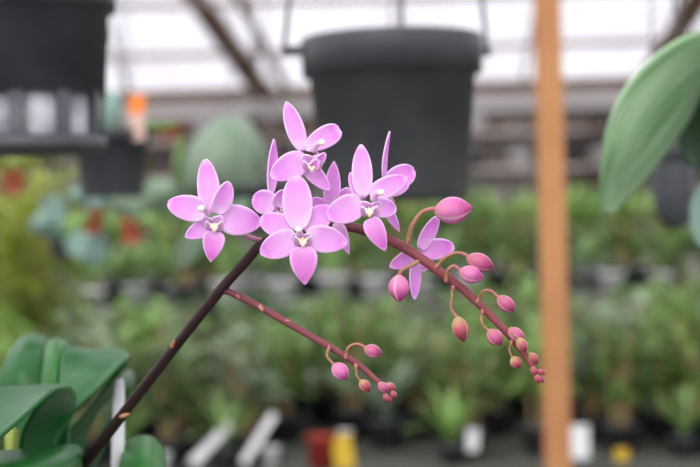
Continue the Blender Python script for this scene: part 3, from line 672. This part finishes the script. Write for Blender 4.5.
# ------------------------------------------------------------------ foliage prototypes
def strap(mb, base, az, ln, w, rise, droop, seg=6, mi=0, twist=0.):
    rows = []; h = Vector((math.cos(az), math.sin(az), 0)); sd = Vector((-math.sin(az), math.cos(az), 0))
    p = Vector(base); th = rise; n = Vector((0, 0, 1))
    for i in range(seg + 1):
        u = i / seg; ww = w * .5 * (math.sin(math.pi * (.12 + .86 * u))) ** .75
        dr = h * math.cos(th) + Vector((0, 0, math.sin(th))); nn = -h * math.sin(th) + Vector((0, 0, math.cos(th)))
        rows.append([p - sd * ww + nn * ww * .3, p, p + sd * ww + nn * ww * .3])
        p = p + dr * (ln / seg); th -= droop / seg
    mb.quadgrid(rows, mi=mi)
def rosette(rng, n, ln, w, rise=(.6, 1.35), droop=(.8, 1.9), z=.075, r=.012):
    mb = MB()
    for i in range(n):
        az = i * 2.399 + rng.uniform(-.3, .3); rr = r * rng.uniform(.3, 1)
        strap(mb, (rr * math.cos(az), rr * math.sin(az), z), az, ln * rng.uniform(.65, 1.1), w * rng.uniform(.8, 1.15), rng.uniform(*rise), rng.uniform(*droop))
    return mb
def canes(rng, n, h, ll, lw, z=.06, nl=7, lo=.38):
    cm, fm = MB(), MB()
    for i in range(n):
        az = rng.uniform(0, 6.28); lean = rng.uniform(.02, .22); rr = rng.uniform(.005, .03)
        b = Vector((rr * math.cos(az), rr * math.sin(az), z)); hh = h * rng.uniform(.65, 1.1)
        t = b + Vector((math.cos(az) * lean * hh, math.sin(az) * lean * hh, hh)); mid = b.lerp(t, .5) + Vector((math.cos(az), math.sin(az), 0)) * -.01
        pts = catmull([b, mid, t], 4); cm.tube(pts, [.0045 - .0025 * k / len(pts) for k in range(len(pts))], 6)
        for k in range(nl):
            q = lo + (1 - lo) * k / (nl - 1); p = pts[min(int(q * (len(pts) - 1)), len(pts) - 1)]
            strap(fm, p, az + k * 2.6 + rng.uniform(-.5, .5), ll * rng.uniform(.7, 1.15), lw, rng.uniform(.1, .9), rng.uniform(.4, 1.3), 4)
    return cm, fm
def small_pot(mat, w=.05, h=.07):
    mb = MB(); mb.lathe([(.001, 0), (w * .72, 0), (w * .95, h * .85), (w, h * .85), (w * 1.04, h), (w * .92, h), (w * .88, h * .88), (.001, h * .88)], (0, 0, 0), 18)
    return mb
protos = {}
FARAWAY = Vector((0, 0, 0))
def proto(key, name, potmat, fol, folmat, cane=None):
    r = bpy.data.objects.new(name, None); r.empty_display_size = .03; COL.objects.link(r)
    if potmat: small_pot(potmat).build('pot', potmat, r)
    if cane: cane.build('cane', M_CANE, r)
    if fol: fol.build('foliage', folmat, r)
    protos[key] = [r, False]
rng = random.Random(11)
k_ = 0
for i, (fm_, pmt) in enumerate(((M_FOL, M_POT), (M_FOLB, M_POT), (M_FOLD, M_POT), (M_FOLG, M_POT), (M_FOL, M_POT_CLAY))):
    proto('strap%d' % i, 'potted_plant', pmt, rosette(rng, 16, .21, .030, (.8, 1.45), (.5, 1.6)), fm_)
    proto('broad%d' % i, 'potted_plant', pmt, rosette(rng, 9, .17, .062, (.5, 1.2), (.6, 1.5)), fm_)
    cm_, f_ = canes(rng, 11, .23, .10, .022); proto('cane%d' % i, 'potted_plant', pmt, f_, fm_, cm_)
cm_, f_ = canes(rng, 22, .50, .14, .024, nl=13, lo=.15); proto('tall', 'tall_potted_plant', M_POT, f_, M_FOLY, cm_)
cm_, f_ = canes(rng, 20, .46, .14, .024, nl=13, lo=.15); proto('tall2', 'tall_potted_plant', M_POT, f_, M_FOLY, cm_)
proto('white_low', 'potted_plant', M_POT_WHITE, rosette(rng, 10, .10, .022, (.5, 1.3), (.4, 1.4)), M_FOLD)
proto('white_tall', 'potted_plant', M_POT_WHITE, rosette(rng, 11, .16, .025, (.8, 1.4), (.4, 1.4)), M_FOL)
proto('back_strap', 'potted_plant', M_POT, rosette(rng, 18, .27, .05, (.95, 1.45), (.3, 1.0)), M_FOLB)
proto('back_deep', 'potted_plant', M_POT, rosette(rng, 16, .24, .045, (.95, 1.45), (.3, 1.0)), M_FOLD)
proto('bare_clay', 'flower_pot', M_POT_CLAY, None, None)
proto('bare_black', 'flower_pot', M_POT, None, None)
proto('bare_white', 'flower_pot', M_POT_WHITE, None, None)
index_kids()
def drop_unused():
    for r, used in protos.values():
        if not used:
            for ch in KIDS.get(r.name, []): bpy.data.objects.remove(ch)
            bpy.data.objects.remove(r)
def place(key, x, y, z, sc, label, cat, group):
    r, used = protos[key]
    o = copy_tree(r) if used else r
    protos[key][1] = True
    o.location = (x, y, z); o.rotation_euler = (0, 0, rng.uniform(0, 6.28)); o.scale = (sc,) * 3
    return tag(o, label, cat, group)

# front bench: rows of leafy pots
GROUP_TXT = {'strap': ('arching strap-leaved plant in a small pot, blurred among the front bench rows', 'strap-leaved plants on the front bench'),
             'broad': ('broad-leaved green plant in a small pot, blurred among the front bench rows', 'broad-leaved plants on the front bench'),
             'cane': ('plant with thin brown canes in a small pot, blurred among the front bench rows', 'caned plants on the front bench')}
for i in range(17):
    x = -.66 + i * .083 + rng.uniform(-.012, .012); px = 350 + x / 2.84 * F
    if any(abs(px - q) < 24 for q in (162, 271, 322, 346, 472, 580, 622)) or rng.random() < .12: continue
    k = rng.choice(['strap0', 'strap2', 'strap3', 'broad0', 'broad2', 'strap1'])
    place(k, x, 2.835, Z1, rng.uniform(.42, .58), 'very small leafy plant in a little dark pot along the front bench edge', 'plant', 'small plants along the front bench edge')
yrow = 2.93; row = 0
while yrow < 3.95:
    half = 370 / F * yrow + .16; n = int(half * 2 / .135)
    for i in range(n):
        x = -half + (i + .5) * 2 * half / n + rng.uniform(-.012, .012) + (.06 if row % 2 else 0)
        px = 350 + x / yrow * F
        if row < 2 and (306 < px < 362 or rng.random() < .06): continue
        typ = rng.choice(['strap', 'broad', 'cane', 'cane', 'strap'])
        if row < 4 and rng.random() < .65 or 230 < px < 320: typ = 'cane'
        var = rng.choice([0, 0, 1, 1, 2, 3]) if px < 560 else rng.choice([0, 1, 1, 1, 3])
        if row > 1 and rng.random() < .025: var = 4
        lab, gr = GROUP_TXT[typ]
        sc = rng.uniform(.8, 1.1) * (.90 if row > 1 else .84)
        place('%s%d' % (typ, var), x, yrow + rng.uniform(-.01, .01), Z1, sc, lab, 'plant', gr)
    yrow += .145; row += 1
place('tall', -.70, 3.42, Z1, 1.0, 'tall yellow-green caned plant at the far left, the nearer one', 'plant', None)
place('tall2', -.86, 3.95, Z1, 1.15, 'tall yellow-green caned plant at the far left, the one behind', 'plant', None)

# middle bench: pale pots
for r_ in range(5):
    y = 5.58 + r_ * .2; half = 390 / F * y + .15; n = int(half * 2 / .165)
    for i in range(n):
        x = -half + (i + .5) * 2 * half / n + rng.uniform(-.03, .03)
        k = rng.choice(['white_low', 'white_tall', 'strap0', 'strap2', 'broad0', 'cane1'] if r_ else ['white_low', 'white_tall', 'white_low', 'broad2', 'cane0'])
        if k.startswith('white'): place(k, x, y, Z2, rng.uniform(.9, 1.25), 'green plant in a pale plastic pot, blurred on the middle bench', 'plant', 'pale potted plants on the middle bench')
        else: place(k, x, y, Z2, rng.uniform(.95, 1.25), 'dark potted green plant, blurred among pale pots on the middle bench', 'plant', 'dark potted plants on the middle bench')
# back bench: bigger leafy plants
for r_ in range(3):
    y = 8.0 + r_ * .27; half = 400 / F * y; n = int(half * 2 / .25)
    for i in range(n):
        x = -half + (i + .5) * 2 * half / n + rng.uniform(-.05, .05); px = 350 + x / y * F
        if rng.random() < .06: continue
        k = 'back_strap' if (px > 480 and rng.random() < .7) or rng.random() < .3 else 'back_deep'
        lab = 'bright green leafy potted plant, blurred on the back bench' if k == 'back_strap' else 'deep green leafy potted plant, blurred on the back bench'
        place(k, x, y, Z3, rng.uniform(.8, 1.1), lab, 'plant', 'bright plants on the back bench' if k == 'back_strap' else 'deep green plants on the back bench')

# shelves on the back wall with rows of pots
for si, (py, lab) in enumerate(((136, 'top wooden shelf along the back wall'), (172, 'second wooden shelf along the back wall'), (212, 'lowest wooden shelf along the back wall'))):
    D = 11.9; z = P(350, py, D).z
    t = thing('wall_shelf', (0, D, z - .03), lab, 'shelf')
    m = MB(); m.box((-4.6, D - .16, z - .03), (4.6, 12.199, z)); m.build('shelf_board', M_WALL, t, smooth=False)
    for x in (-4.2, -2.1, 0, 2.1, 4.2):
        m = MB(); m.box((x - .02, D - .12, z - .16), (x + .02, 12.199, z - .03)); m.build('bracket', M_WALL, t, smooth=False)
    x = -3.2
    while x < 3.3:
        k = rng.choice(['bare_clay', 'bare_black', 'bare_white', 'bare_white', 'white_low', 'bare_white', 'cane2', 'cane0'])
        nm = {'bare_clay': 'clay', 'bare_black': 'black', 'bare_white': 'pale'}.get(k)
        lvl = ('top', 'second', 'lowest')[si]
        if nm: place(k, x, D, z, rng.uniform(1.3, 2.0), 'empty %s pot, far and blurred on the %s back wall shelf' % (nm, lvl), 'flower pot', '%s pots on the %s shelf' % (nm, lvl))
        else: place(k, x, D - .03, z, rng.uniform(.55, .75), 'small leafy potted plant, far and blurred on the %s back wall shelf' % lvl, 'plant', 'potted plants on the %s shelf' % lvl)
        x += rng.uniform(.22, .38)

# labels and odd things along the front bench
def marker(px, py, w, h, tilt, mat, label, D=2.83, name='plant_label'):
    s = D / F; base = P(px, py + h / 2, D); base.z = max(base.z, Z1 + .001); mb = MB()
    mm = Matrix.Translation(base) @ Matrix.Rotation(math.radians(tilt), 4, 'Y')
    mb.box((-w * s / 2, -.001, 0), (w * s / 2, .001, h * s), 0, mm)
    return tag(mb.build(name, mat, None, smooth=False, origin=base), label, 'label')
marker(580, 442, 19, 34, 0, M_WHITE, 'upright white label on the front bench just right of the timber post')
marker(472, 440, 12, 22, 4, M_WHITE, 'small white label on the front bench left of the timber post')
marker(192, 436, 10, 54, 46, M_WHITE, 'long white label leaning right on the front bench right of the brown spike', 2.80)
marker(243, 434, 8, 58, 34, M_WHITE, 'narrow white label leaning right on the front bench under the side branch', 2.80)
marker(346, 456, 20, 34, -8, M_YELLOW, 'yellow label beside the red pot at the bottom edge', 2.81)
marker(622, 465, 14, 12, 0, M_YELLOW, 'yellow label at the bottom edge right of the timber post', 2.81)
def cup(px, py, w, h, mat, label, D=2.83, name='plant_cup', cat='pot'):
    s = D / F; base = P(px, py + h / 2, D); base.z = Z1 + .0005
    mb = MB(); r = w * s / 2
    mb.lathe([(.001, 0), (r * .8, 0), (r * .95, h * s * .9), (r * 1.05, h * s * .92), (r * 1.05, h * s), (r * .9, h * s), (r * .8, h * s * .5), (.001, h * s * .5)], base, 20)
    return tag(mb.build(name, mat, None, origin=base), label, cat)
cup(162, 434, 17, 20, M_WHITE, 'small white pot at bottom left of the three round white pots')
cup(271, 441, 19, 20, M_WHITE, 'round white pot on the front bench left of the red pot', 2.86)
cup(345, 424, 15, 20, M_WHITE, 'round white pot on the front bench behind the yellow label', 3.05)
cup(322, 458, 30, 34, M_RED, 'red plastic pot at the bottom edge beside a yellow label', 2.82)

drop_unused()
# ------------------------------------------------------------------ light and camera
w = bpy.data.worlds.new('overcast'); scene.world = w; w.use_nodes = True
N, L = w.node_tree.nodes, w.node_tree.links; N.clear()
o = N.new('ShaderNodeOutputWorld'); bg = N.new('ShaderNodeBackground'); tc = N.new('ShaderNodeTexCoord'); sx = N.new('ShaderNodeSeparateXYZ')
L.new(tc.outputs['Generated'], sx.inputs[0]); rp = N.new('ShaderNodeValToRGB'); L.new(sx.outputs[2], rp.inputs[0])
rp.color_ramp.elements[0].position = 0; rp.color_ramp.elements[0].color = (.95, .96, 1., 1)
rp.color_ramp.elements[1].position = 1; rp.color_ramp.elements[1].color = (1.05, 1.07, 1.12, 1)
L.new(rp.outputs[0], bg.inputs[0]); bg.inputs[1].default_value = 1.2; L.new(bg.outputs[0], o.inputs[0])
sun = bpy.data.lights.new('sun', 'SUN'); sun.energy = 1.9; sun.angle = math.radians(50); sun.color = (1, .98, .95)
so = bpy.data.objects.new('sun', sun); COL.objects.link(so); so.rotation_euler = Vector((.28, .78, -.60)).to_track_quat('-Z', 'Y').to_euler()

cam = bpy.data.cameras.new('camera'); co = bpy.data.objects.new('camera', cam); COL.objects.link(co)
cam.sensor_width = 36; cam.lens = F / 700 * 36; cam.clip_start = .05; cam.clip_end = 100
co.location = (0, 0, EYE); co.rotation_euler = (math.pi / 2, ROLL, 0)
cam.dof.use_dof = True; cam.dof.focus_distance = D0 - .003; cam.dof.aperture_fstop = 12
scene.camera = co
scene.view_settings.view_transform = 'Standard'; scene.view_settings.look = 'None'; scene.view_settings.exposure = .13; scene.view_settings.gamma = 1
scene.view_settings.use_curve_mapping = False
scene.cycles.use_denoising = True
scene.cycles.max_bounces = 8; scene.cycles.transparent_max_bounces = 16
